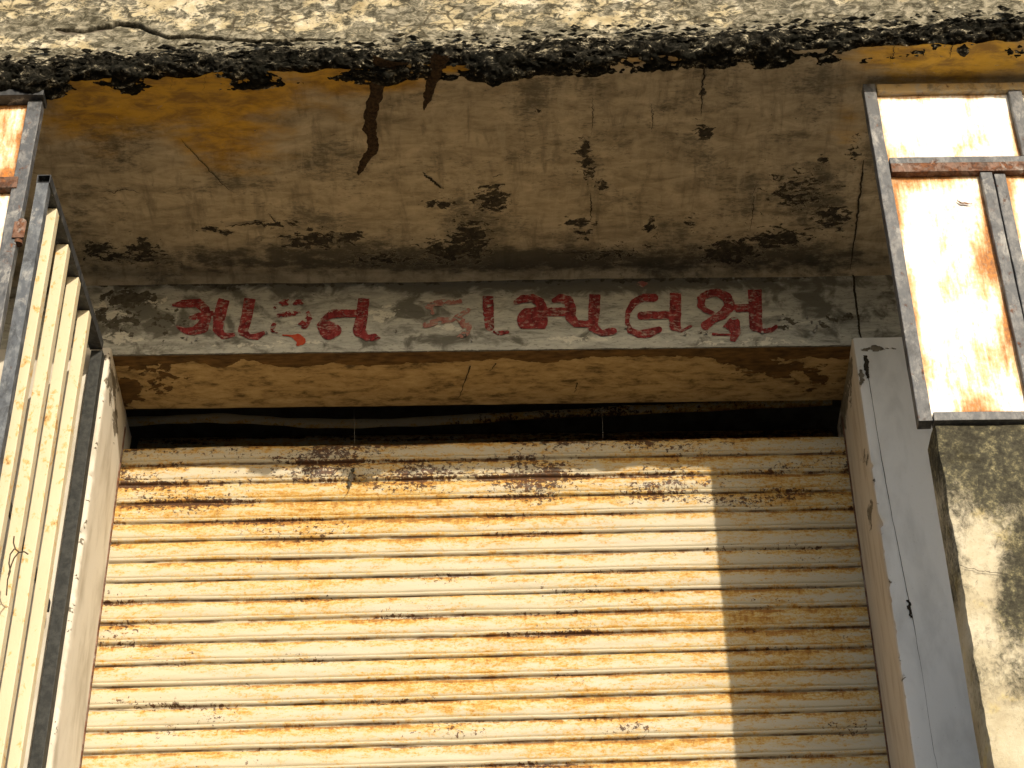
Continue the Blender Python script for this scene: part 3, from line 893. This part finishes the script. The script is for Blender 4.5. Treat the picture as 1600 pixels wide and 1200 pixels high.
# ------------------------------------------------------------------ pillars either side of the shutter
def pillar_mesh(name, x0, x1, y0, y1, z0, z1, side_mat, front_mat, inner, peel_px, groove=None):
    """front face and the reveal that faces the opening, with worn arris"""
    bev = 0.012
    pr = []                                                      # plan outline from front far end round the arris to the back
    s = 1 if inner == 'L' else -1                                # s=1: opening lies to -X of the pillar
    xi, xo = (x0, x1) if s == 1 else (x1, x0)
    for t in np.linspace(1, 0, 40): pr.append((xi + s * bev + (xo - xi - s * bev) * t, y0))
    for a in np.linspace(0, 90, 5)[1:-1]: pr.append((xi + s * bev * (1 - math.sin(R(a))), y0 + bev * (1 - math.cos(R(a)))))
    for t in np.linspace(0, 1, 26): pr.append((xi, y0 + bev + (y1 - y0 - bev) * t))
    pr = np.array(pr)
    nz = 260
    zs = np.linspace(z0, z1, nz)
    P = np.stack([np.repeat(pr[None, :, 0], nz, 0), np.repeat(pr[None, :, 1], nz, 0), np.repeat(zs[:, None], len(pr), 1)], -1)
    d = fbm(P * np.array([9, 9, 4.5]), 3) * 0.003
    ar = sstep(0.03, 0.0, np.abs(P[..., 0] - xi) + np.abs(P[..., 1] - y0))
    nick = np.clip(fbm(P * np.array([0, 0, 17]) + 2, 4) - 0.12, 0, 1) * 0.05 * ar
    P[..., 0] += s * (d * 0.6 + nick)
    P[..., 1] += d + nick
    if groove is not None:
        gxm = groove
        P[..., 1] += 0.006 * sstep(0.006, 0.001, np.abs(P[..., 0] - gxm - 0.004 * fbm(P * np.array([0, 0, 5]), 2)))
    peel = np.maximum(blobs(P, peel_px), 0.36 * ar)
    F_ = grid_faces(nz, len(pr))
    if s == -1:
        F_ = F_[:, ::-1]
    me = mesh(name, P.reshape(-1, 3), F_, True, dict(peel=peel))
    me.materials.append(front_mat); me.materials.append(side_mat)
    mi = [0 if (pr[j, 1] + pr[j + 1, 1]) / 2 < y0 + 0.004 else 1 for j in range(len(pr) - 1)]
    me.polygons.foreach_set('material_index', np.tile(mi, nz - 1))
    return me


pr_ = empty('shop_pillar', (XR, YB, ZF))
props(pr_, 'grey-white painted pillar with a vertical groove, in shade beside the right end of the shutter', 'pillar')
link('pillar_body', pillar_mesh('pillar_body', XR, 2.3, YB - 0.035, YS + 0.10, ZF, ZB + 0.006, M['reveal'], M['pillar_white'], 'L',
                                [(1322, 580, 12, 60, .9), (1318, 640, 8, 60, .9), (1345, 580, 5, 26, .5), (1352, 715, 7, 24, .6), (1380, 545, 60, 7, .75), (1360, 800, 5, 40, .6)], XR + 0.075), pr_)
pl_ = empty('shop_pillar', (XL, YB, ZF))
props(pl_, 'sunlit cream plastered pillar behind the barred gate at the left end of the shutter', 'pillar')
link('pillar_body', pillar_mesh('pillar_body', -2.3, XL, YB - 0.035, YS + 0.10, ZF, ZB + 0.006, M['pillar_cream'], M['pillar_cream'], 'R',
                                [(175, 600, 12, 50, .7), (180, 660, 6, 30, .75), (160, 560, 26, 10, .6), (105, 950, 8, 60, .5)], None), pl_)
# narrow vertical crack in the right pillar's paint and a little hole
l = [(1352, 556), (1354, 575), (1356, 592)]
ribbon(onY(np.array([p[0] for p in l], float), np.array([p[1] for p in l], float), YB - 0.035), (0, -1, 0), 0, np.array([3, 4.2, 2]) * 0.0021, 'paint_chip', M['crackm'], pr_, 0.003, 0.4, 6, 30)
l = [(1419, 938), (1421, 950), (1423, 966)]
ribbon(onY(np.array([p[0] for p in l], float), np.array([p[1] for p in l], float), YB - 0.035), (0, -1, 0), 0, np.array([2.2, 2.6, 1.6]) * 0.0021, 'paint_chip', M['crackm'], pr_, 0.003, 0.4, 2, 30)

l = [(1357, 590), (1368, 660), (1382, 745), (1395, 815), (1410, 890), (1427, 973), (1440, 1050), (1458, 1171), (1466, 1210)]
ribbon(onY(np.array([p[0] for p in l], float), np.array([p[1] for p in l], float), YB - 0.035), (0, -1, 0), 0, np.array([1.2, .7, 1.3, .8, 1.2, 1.0, .4, .5, .4]) * 0.0009, 'groove', M['crackm'], pr_, 0.0032, 0.5, 12, 160, 0.0, 0.0012)
# ------------------------------------------------------------------ room behind the shutter (dark)
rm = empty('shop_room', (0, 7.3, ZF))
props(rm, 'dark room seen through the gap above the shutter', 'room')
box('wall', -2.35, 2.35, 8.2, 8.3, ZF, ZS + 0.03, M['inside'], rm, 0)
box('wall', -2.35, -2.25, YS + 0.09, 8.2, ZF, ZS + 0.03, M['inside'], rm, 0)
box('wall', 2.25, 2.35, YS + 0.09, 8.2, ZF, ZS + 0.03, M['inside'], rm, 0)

# ------------------------------------------------------------------ rolling shutter
sh = empty('rolling_shutter', (0, YS, ZF))
props(sh, 'rust-streaked cream rolling shutter of horizontal steel slats, half in sun', 'shutter')
PITCH = 0.0835
prof = []
for t in np.linspace(0, 1, 11):                                   # dished face, leaning outwards at its foot
    prof.append((-0.002 - 0.0045 * t - 0.0055 * math.sin(math.pi * t ** 0.85), -0.002 - 0.052 * t, t * 0.72))
prof += [(-0.0042, -0.0558, 0.75), (-0.0025, -0.0575, 0.78), (-0.0050, -0.0592, 0.80)]
for t in np.linspace(0, 1, 7):                                    # rolled joint
    prof.append((-0.0058 - 0.0062 * math.sin(math.pi * (0.1 + 0.8 * t)), -0.0600 - 0.0115 * t, 0.82 + 0.11 * t))
prof += [(-0.0050, -0.0728, 0.95), (-0.0015, -0.0742, 0.97), (0.001, -0.0760, 0.98), (0.001, -0.0805, 1.0)]
prof = np.array(prof)
prof[:, 1] *= PITCH / 0.0765
W0, W1 = XL - 0.04, XR + 0.04
SL = []
for k in range(5):
    n = 110
    xx = np.linspace(W0, W1, n)
    X = np.repeat(xx[:, None], len(prof), 1)
    sag = 0.0035 * fbm(np.stack([xx * 1.3, xx * 0 + k * 9, xx * 0], 1), 2) + 0.0012 * fbm(np.stack([xx * 9, xx * 0 + k * 9, xx * 0 + 3], 1), 2)
    dent = 0.0065 * fbm(np.stack([X * 3.5, np.repeat(prof[None, :, 1] * 20, n, 0), X * 0 + k * 5], -1), 3)
    P = np.stack([X, np.repeat(prof[None, :, 0], n, 0) + dent, np.repeat(prof[None, :, 1], n, 0) + sag[:, None]], -1)
    V = np.repeat(prof[None, :, 2], n, 0)
    me = mesh('slat', P.reshape(-1, 3), grid_faces(n, len(prof))[:, ::-1], True, dict(v=V, rust=X * 0))
    me.materials.append(M['slat'])
    SL.append(me)
# the curtain hangs a little askew: the left end of each lower slat sits lower
z = CAM_H + 4.968
k = 0
while z > ZF + 0.05:
    fr_ = (CAM_H + 4.965 - z) / 1.35
    o = bpy.data.objects.new('slat', SL[(k * 3) % 5])
    o.location = (0, YS + 0.002 * random.uniform(-1, 1), z)
    o.rotation_euler = (0, -(0.006 + 0.013 * min(fr_, 1.2)), 0)
    COL.objects.link(o)
    o.parent = sh
    o.matrix_parent_inverse = Matrix.Translation(sh.location).inverted()
    z -= PITCH + random.uniform(-0.0006, 0.0006)
    k += 1
# slats leaning back over the drum, the drum, and a bent loose strip in the dark
for j, (dy, dz, tilt) in enumerate(((0.002, 0.076, -8), (0.018, 0.150, -20), (0.052, 0.218, -38))):
    o = bpy.data.objects.new('slat', SL[j])
    o.location = (0, YS + dy, CAM_H + 4.965 + dz)
    o.rotation_euler = (R(tilt), -0.006, 0)
    if j > 5:
        COL.objects.link(o)
        o.parent = sh
        o.matrix_parent_inverse = Matrix.Translation(sh.location).inverted()
link('drum', tube_mesh('drum', [(W0, YS + 0.55, CAM_H + 5.26), (W1, YS + 0.55, CAM_H + 5.26)], 0.15, 28), sh, [M['slat']])
for gx0, gx1 in ((XL - 0.06, XL + 0.004), (XR - 0.004, XR + 0.06)):
    box('guide_channel', gx0, gx1, YS - 0.034, YS - 0.020, ZF, ZB - 0.05, M['steel_rust'], sh, 0.003, 20, 0.001)

# ------------------------------------------------------------------ front walls below the windows
def wall_grid(name, x0, x1, y, thick, z0, z1, parent, left_return, mould_and_shade):
    pr = []
    if left_return:
        for t in np.linspace(1, 0, 10)[:-1]: pr.append((x0, y + thick * t))
        pr.append((x0 + 0.004, y + 0.001))
        for t in np.linspace(0, 1, 160): pr.append((x0 + 0.012 + (x1 - x0 - 0.012) * t, y))
    else:
        for t in np.linspace(0, 1, 160): pr.append((x0 + (x1 - x0 - 0.012) * t, y))
        pr.append((x1 - 0.004, y + 0.001))
        for t in np.linspace(0, 1, 10)[1:]: pr.append((x1, y + thick * t))
    pr = np.array(pr)
    nz = 260
    zs = np.linspace(z0, z1, nz)
    P = np.stack([np.repeat(pr[None, :, 0], nz, 0), np.repeat(pr[None, :, 1], nz, 0), np.repeat(zs[:, None], len(pr), 1)], -1)
    xe = x0 if left_return else x1
    ar = sstep(0.05, 0.0, np.abs(P[..., 0] - xe) + np.abs(P[..., 1] - y))
    P[..., 1] += fbm(P * np.array([4, 4, 4]), 4) * 0.006 + fbm(P * 40, 3) * 0.002
    P[..., 0] += (1 if left_return else -1) * ar * (0.003 + 0.010 * fbm(P * np.array([0, 0, 9]), 4))
    mo = blobs(P, mould_and_shade)
    F_ = grid_faces(nz, len(pr))
    return link(name, mesh(name, P.reshape(-1, 3), F_, True, dict(mould=mo - 0.04)), parent, [M['mould']])


wr = empty('parapet_wall', (1.9, YW, ZF))
props(wr, 'sunlit cream wall with black mould under the white panelled window', 'wall')
wall_grid('wall_face', 1.215, 3.4, YW + 0.012, 0.115, ZF, WIN_Z - 0.004, wr, True,
          [(1490, 700, 90, 80, .55), (1560, 690, 120, 50, .75), (1500, 820, 60, 60, .22), (1480, 900, 26, 200, .3), (1560, 740, 90, 90, .55), (1620, 720, 80, 100, .6), (1610, 900, 60, 130, .6), (1510, 780, 40, 60, .32), (1630, 1050, 60, 90, .4), (1540, 1000, 300, 260, .14)])  # mould spots; the tall narrow one paints shade onto the wall's return
box('wall_top', 1.24, 3.4, YW + 0.03, YW + 0.125, WIN_Z - 0.05, WIN_Z - 0.006, M['wallp'], wr, 0)
for l in ([(1500, 885), (1530, 893), (1560, 897), (1598, 905)],):
    ribbon(onY(np.array([p[0] for p in l], float), np.array([p[1] for p in l], float), YW + 0.012), (0, -1, 0), 0, np.array([.8, 1, 1, .5])[:len(l)] * 0.0009, 'crack', M['crackm'], wr, 0.006, 0.4, 4, 40)
wl = empty('parapet_wall', (-2.2, YW, ZF))
props(wl, 'cream wall under the rusty panelled window at the far left', 'wall')
wall_grid('wall_face', -3.4, -1.56, YW + 0.012, 0.115, ZF, WIN_Z - 0.004, wl, False, [(0, 900, 60, 60, .3)])


# ------------------------------------------------------------------ windows of sheet panels in steel frames
def panel(parent, x0, x1, z0, z1, y, rust, name='sheet_panel'):
    nu, nv = max(8, int((x1 - x0) / 0.012)), max(8, int((z1 - z0) / 0.012))
    U, W = np.meshgrid(np.linspace(x0, x1, nu), np.linspace(z0, z1, nv), indexing='ij')
    Yg = y + 0.004 * fbm(np.stack([U * 4, W * 4, U * 0 + x0], -1), 2)
    P = np.stack([U, Yg, W], -1)
    edge = np.minimum(np.minimum(U - x0, x1 - U), np.minimum((W - z0), (z1 - W)))
    ru = blobs(P, rust) if rust else np.zeros_like(U)
    V = np.concatenate([P.reshape(-1, 3), (P + np.array((0, 0.004, 0))).reshape(-1, 3)])
    nq = nu * nv
    F1 = grid_faces(nu, nv)
    Fc = [list(f) for f in F1] + [list(f[::-1] + nq) for f in F1]
    return link(name, mesh(name, V, Fc, True, dict(edge=np.tile(edge.ravel(), 2), rust=np.tile(ru.ravel(), 2))), parent, [M['panel']])


def bar_(name, parent, x0, x1, z0, z1, mat, y0=YW - 0.006, y1=YW + 0.034, seed=0):
    return box(name, x0, x1, y0, y1, z0, z1, mat, parent, 0.003, 24, 0.0022, seed)


ZT = ZS - 0.02                                                  # top of the windows
w = empty('panel_window', (1.9, YW, WIN_Z))
props(w, 'window of white rust-streaked sheet panels in grey steel frame, right of the shutter', 'window')
x0 = 1.168
MR0, MR1 = CAM_H + 5.005, CAM_H + 5.075                          # middle rail
bar_('stile', w, x0 + 0.004, x0 + 0.045, WIN_Z, ZT, M['steel'], seed=1)
bar_('rail', w, x0 + 0.049, 3.2, ZT - 0.040, ZT - 0.004, m_steel('ochre_rail', (0.40, 0.28, 0.12), 0.02, (0.30, 0.27, 0.21)), seed=2)
bar_('rail', w, x0 + 0.049, 3.2, MR0, MR1 - 0.030, M['steel_rust'], YW - 0.010, YW + 0.03, seed=3)
bar_('rail', w, x0 + 0.049, 3.2, MR1 - 0.028, MR1, M['steel'], seed=4)
bar_('rail', w, x0 + 0.049, 3.2, WIN_Z + 0.001, WIN_Z + 0.032, M['steel'], seed=5)
bar_('stile', w, 1.645, 1.690, MR1 + 0.002, ZT - 0.042, M['steel'], seed=6)
bar_('stile', w, 2.15, 2.195, MR1 + 0.002, ZT - 0.042, M['steel'], seed=7)
bar_('mullion', w, 1.498, 1.536, WIN_Z + 0.034, MR0 - 0.002, M['steel'], seed=8)
bar_('mullion', w, 1.541, 1.577, WIN_Z + 0.034, MR0 - 0.006, M['steel'], YW - 0.002, YW + 0.034, seed=9)
bar_('mullion', w, 2.0, 2.04, WIN_Z + 0.034, MR0 - 0.006, M['steel'], seed=10)
yp = YW + 0.016
panel(w, x0 + 0.040, 1.652, MR1 - 0.006, ZT - 0.036, yp, [(1450, 240, 90, 22, .35), (1430, 155, 50, 10, .4), (1590, 230, 10, 30, .5)])
panel(w, 1.684, 2.16, MR1 - 0.006, ZT - 0.036, yp, None)
panel(w, x0 + 0.040, 1.504, WIN_Z + 0.026, MR0 + 0.006, yp, [(1540, 400, 22, 80, .8), (1440, 285, 70, 16, .7), (1510, 580, 60, 60, .6), (1530, 640, 40, 40, .7), (1400, 350, 14, 60, .5), (1425, 470, 14, 70, .5), (1570, 520, 14, 60, .7), (1480, 430, 40, 60, .25)])
panel(w, 1.572, 2.006, WIN_Z + 0.026, MR0 + 0.006, yp, [(1580, 290, 20, 30, .8), (1580, 350, 12, 60, .4)])
# curled sliver of lifted paint on the tall panel
l = [(1495, 313), (1503, 319), (1512, 321), (1518, 319)]
ribbon(onY(np.array([p[0] for p in l], float), np.array([p[1] for p in l], float), yp), (0, -1, 0), 0, np.array([.4, 2.2, 2, .5]) * 0.002, 'paint_sliver', M['steel_rust'], w, 0.006, 0.2, 3, 20)

v = empty('panel_window', (-2.1, YW, WIN_Z))
props(v, 'window of orange-rusted sheet panels in dark steel frame at the left edge', 'window')
x1 = -1.535
MQ0, MQ1 = CAM_H + 4.985, CAM_H + 5.035
bar_('stile', v, x1 - 0.047, x1, WIN_Z, ZT - 0.03, M['steel'], seed=21)
bar_('rail', v, -3.0, x1 + 0.006, ZT - 0.028, ZT, M['steel_dark'], YW - 0.03, YW + 0.034, seed=22)
bar_('rail', v, -3.0, x1 - 0.030, MQ0, MQ1, M['steel_rust'], YW - 0.012, YW + 0.03, seed=23)
bar_('rail', v, -3.0, x1 - 0.049, WIN_Z + 0.001, WIN_Z + 0.032, M['steel'], seed=24)
panel(v, -2.1, x1 - 0.040, MQ1 - 0.006, ZT - 0.026, yp, [(52, 210, 18, 90, 1.5), (15, 150, 50, 20, 1.1), (20, 275, 50, 16, 1.1), (0, 210, 70, 80, .65)])
panel(v, -2.1, x1 - 0.040, WIN_Z + 0.026, MQ0 + 0.006, yp, [(28, 340, 8, 60, .4)])

# ------------------------------------------------------------------ barred gate leaf standing open at the left
GX0, GX1 = -1.515, -1.468                                       # x of the leaf near and far
gt = empty('barred_gate', (-1.5, YW + 0.04, ZF))
props(gt, 'open steel gate leaf with cream vertical bars beside the left pillar', 'gate')
GZ = CAM_H + 5.075


def gx(y):
    return GX0 + (GX1 - GX0) * (y - 4.97) / 0.85


# front stile: a hollow square tube, open at the top
bm = bmesh.new()
cx, cy_, hw, wt = gx(4.99) + 0.020, 4.992, 0.0195, 0.003
zt = GZ - 0.037
for (a0, a1, b0, b1) in ((cx - hw, cx + hw, cy_ - hw, cy_ - hw + wt), (cx - hw, cx + hw, cy_ + hw - wt, cy_ + hw),
                         (cx - hw, cx - hw + wt, cy_ - hw + wt, cy_ + hw - wt), (cx + hw - wt, cx + hw, cy_ - hw + wt, cy_ + hw - wt)):
    box_bm(bm, a0, a1, b0, b1, ZF + 0.05, zt, 0, 30, 0.0012, 3)
me = bpy.data.meshes.new('stile'); bm.to_mesh(me); bm.free()
link('stile', me, gt, [m_steel('blue_grey_steel', (0.075, 0.085, 0.10), -0.02, (0.16, 0.175, 0.19))])


def gate_box(name, ya, yb, za, zb, w0, w1, mat, bev=0.002, seed=0):
    """piece of the leaf between depths ya..yb, offset w0..w1 across the leaf"""
    o = box(name, w0, w1, ya, yb, za, zb, mat, None, bev, 16, 0.0012, seed)
    for vtx in o.data.vertices:
        vtx.co.x += gx(vtx.co.y)
    o.parent = gt
    o.matrix_parent_inverse = Matrix.Translation(gt.location).inverted()
    return o


bm = bmesh.new()                                                # top rail: open square tube
for wa, wb, za, zb in ((0.0, 0.044, GZ - 0.003, GZ), (0.0, 0.044, GZ - 0.036, GZ - 0.033), (0.0, 0.003, GZ - 0.033, GZ - 0.003), (0.041, 0.044, GZ - 0.033, GZ - 0.003)):
    box_bm(bm, wa, wb, 4.972, 5.79, za, zb, 0, 16, 0.0008, 4)
for vtx in bm.verts:
    vtx.co.x += gx(vtx.co.y)
me = bpy.data.meshes.new('rail'); bm.to_mesh(me); bm.free()
link('rail', me, gt, [M['steel_dark']])
gate_box('rail', 5.015, 5.79, CAM_H + 3.94, CAM_H + 3.98, -0.012, -0.004, M['steel_dark'], 0.001, 6)
gate_box('stile', 5.79, 5.832, ZF + 0.05, GZ - 0.037, 0.004, 0.044, M['black'], 0.002, 7)
for i, yb in enumerate((5.105, 5.272, 5.432, 5.600)):
    gate_box('bar', yb - 0.018, yb + 0.018, ZF + 0.08, GZ - 0.037, 0.004, 0.042, M['bar'], 0.003, 10 + i)
# hinge between window frame and gate
hz = CAM_H + 4.80
link('hinge', tube_mesh('hinge', [(-1.531, YW + 0.004, hz - 0.05), (-1.531, YW + 0.004, hz + 0.05)], 0.014, 10), gt, [M['steel_rust']])
box('hinge_plate', -1.55, -1.512, YW - 0.012, YW - 0.008, hz - 0.035, hz + 0.035, M['steel_rust'], gt, 0.001)

# ------------------------------------------------------------------ small loose things
def P3(px, py_, Y): return Vector(onY(np.array(px, float), np.array(py_, float), Y))


# dry twig and leaf scrap caught on the shutter
tw = empty('leaf_scrap', P3(550, 742, YS - 0.02))
props(tw, 'small dry leaf scrap with curled stem stuck on the upper shutter', 'dead leaf')
link('stem', tube_mesh('stem', [P3(552, 733, YS - 0.018), P3(550, 745, YS - 0.022), P3(548, 758, YS - 0.021), P3(543, 770, YS - 0.018), P3(537, 778, YS - 0.016), P3(532, 783, YS - 0.016)], [.0013, .0012, .001, .0008, .0006, .0005], 6), tw, [M['twig']])
rs = np.random.RandomState(11)
for (px, py_, r) in ((551, 735, 4.5), (548, 745, 6), (553, 743, 3.6), (545, 756, 4.2), (549, 750, 4)):
    c = np.array(P3(px, py_, YS - 0.022))
    V = [c + np.array((rs.normal() * .5, rs.uniform(-.6, .1), rs.normal() * .5)) * 0.002]
    for k in range(9):
        an = 2 * math.pi * k / 9
        rr = r * 0.0023 * (0.7 + 0.5 * rs.rand())
        V.append(c + np.array((rr * 0.75 * math.cos(an), rs.uniform(-.5, .5) * rr * .7, rr * 1.15 * math.sin(an))))
    link('leaf', mesh('leaf', V, [(0, 1 + k, 1 + (k + 1) % 9) for k in range(9)]), tw, [M['leaf'] if r > 4 else M['twig']])
# cobweb threads hanging in the gap
for (xa, ya, xb, yb, lb) in ((553, 640, 554, 693, 'thin cobweb thread hanging in the dark gap, left of centre'), (940, 640, 942, 684, 'thin cobweb thread hanging in the dark gap, right of centre')):
    t = link('cobweb_thread', tube_mesh('cobweb_thread', [P3(xa, ya, YS - 0.03), P3((xa + xb) / 2 + 0.6, (ya + yb) / 2, YS - 0.03), P3(xb, yb, YS - 0.02)], 0.0006, 5), None, [M['thread']])
    props(t, lb, 'cobweb')
# bent strip of an old slat in the dark gap
pp = [(180, 660), (260, 656), (330, 653), (400, 656), (470, 661), (560, 662), (650, 659), (760, 653), (870, 647), (1000, 640), (1150, 634), (1300, 626)]
C = np.array([P3(a, b, YS + 0.22) for a, b in pp])
tt = np.linspace(0, 1, 60)
C = np.stack([np.interp(tt, np.linspace(0, 1, len(pp)), C[:, k]) for k in range(3)], 1)
V = []
for k, c in enumerate(C):
    h = 0.017 * (1 + 0.2 * math.sin(k * 0.9) * math.sin(k * 0.37))
    for u in np.linspace(-1, 1, 6):
        V.append(c + np.array((0, -0.007 * (1 - u * u) - 0.006 * u, h * u)))
st = link('loose_strip', mesh('loose_strip', V, grid_faces(60, 6), True, dict(v=np.tile(np.linspace(.1, .9, 6), 60), rust=np.zeros(360))), None, [M['slat']])
props(st, 'bent loose slat strip hanging in the dark gap above the shutter', 'metal strip')
# twisted wire on the gate bars
wr_ = empty('twisted_wire', P3(22, 862, 5.10))
props(wr_, 'twisted black wire tied round the cream gate bars', 'wire')
for l in ([(22, 838), (21, 848), (24, 858), (30, 863), (38, 862), (44, 866)], [(22, 858), (16, 866), (14, 880), (16, 893), (12, 905), (10, 930)], [(30, 862), (22, 872), (18, 882), (13, 898)],):
    link('wire', tube_mesh('wire', [P3(a, b, 5.085 if a < 45 else 5.24) for a, b in l], 0.0022, 6), wr_, [M['twig']])
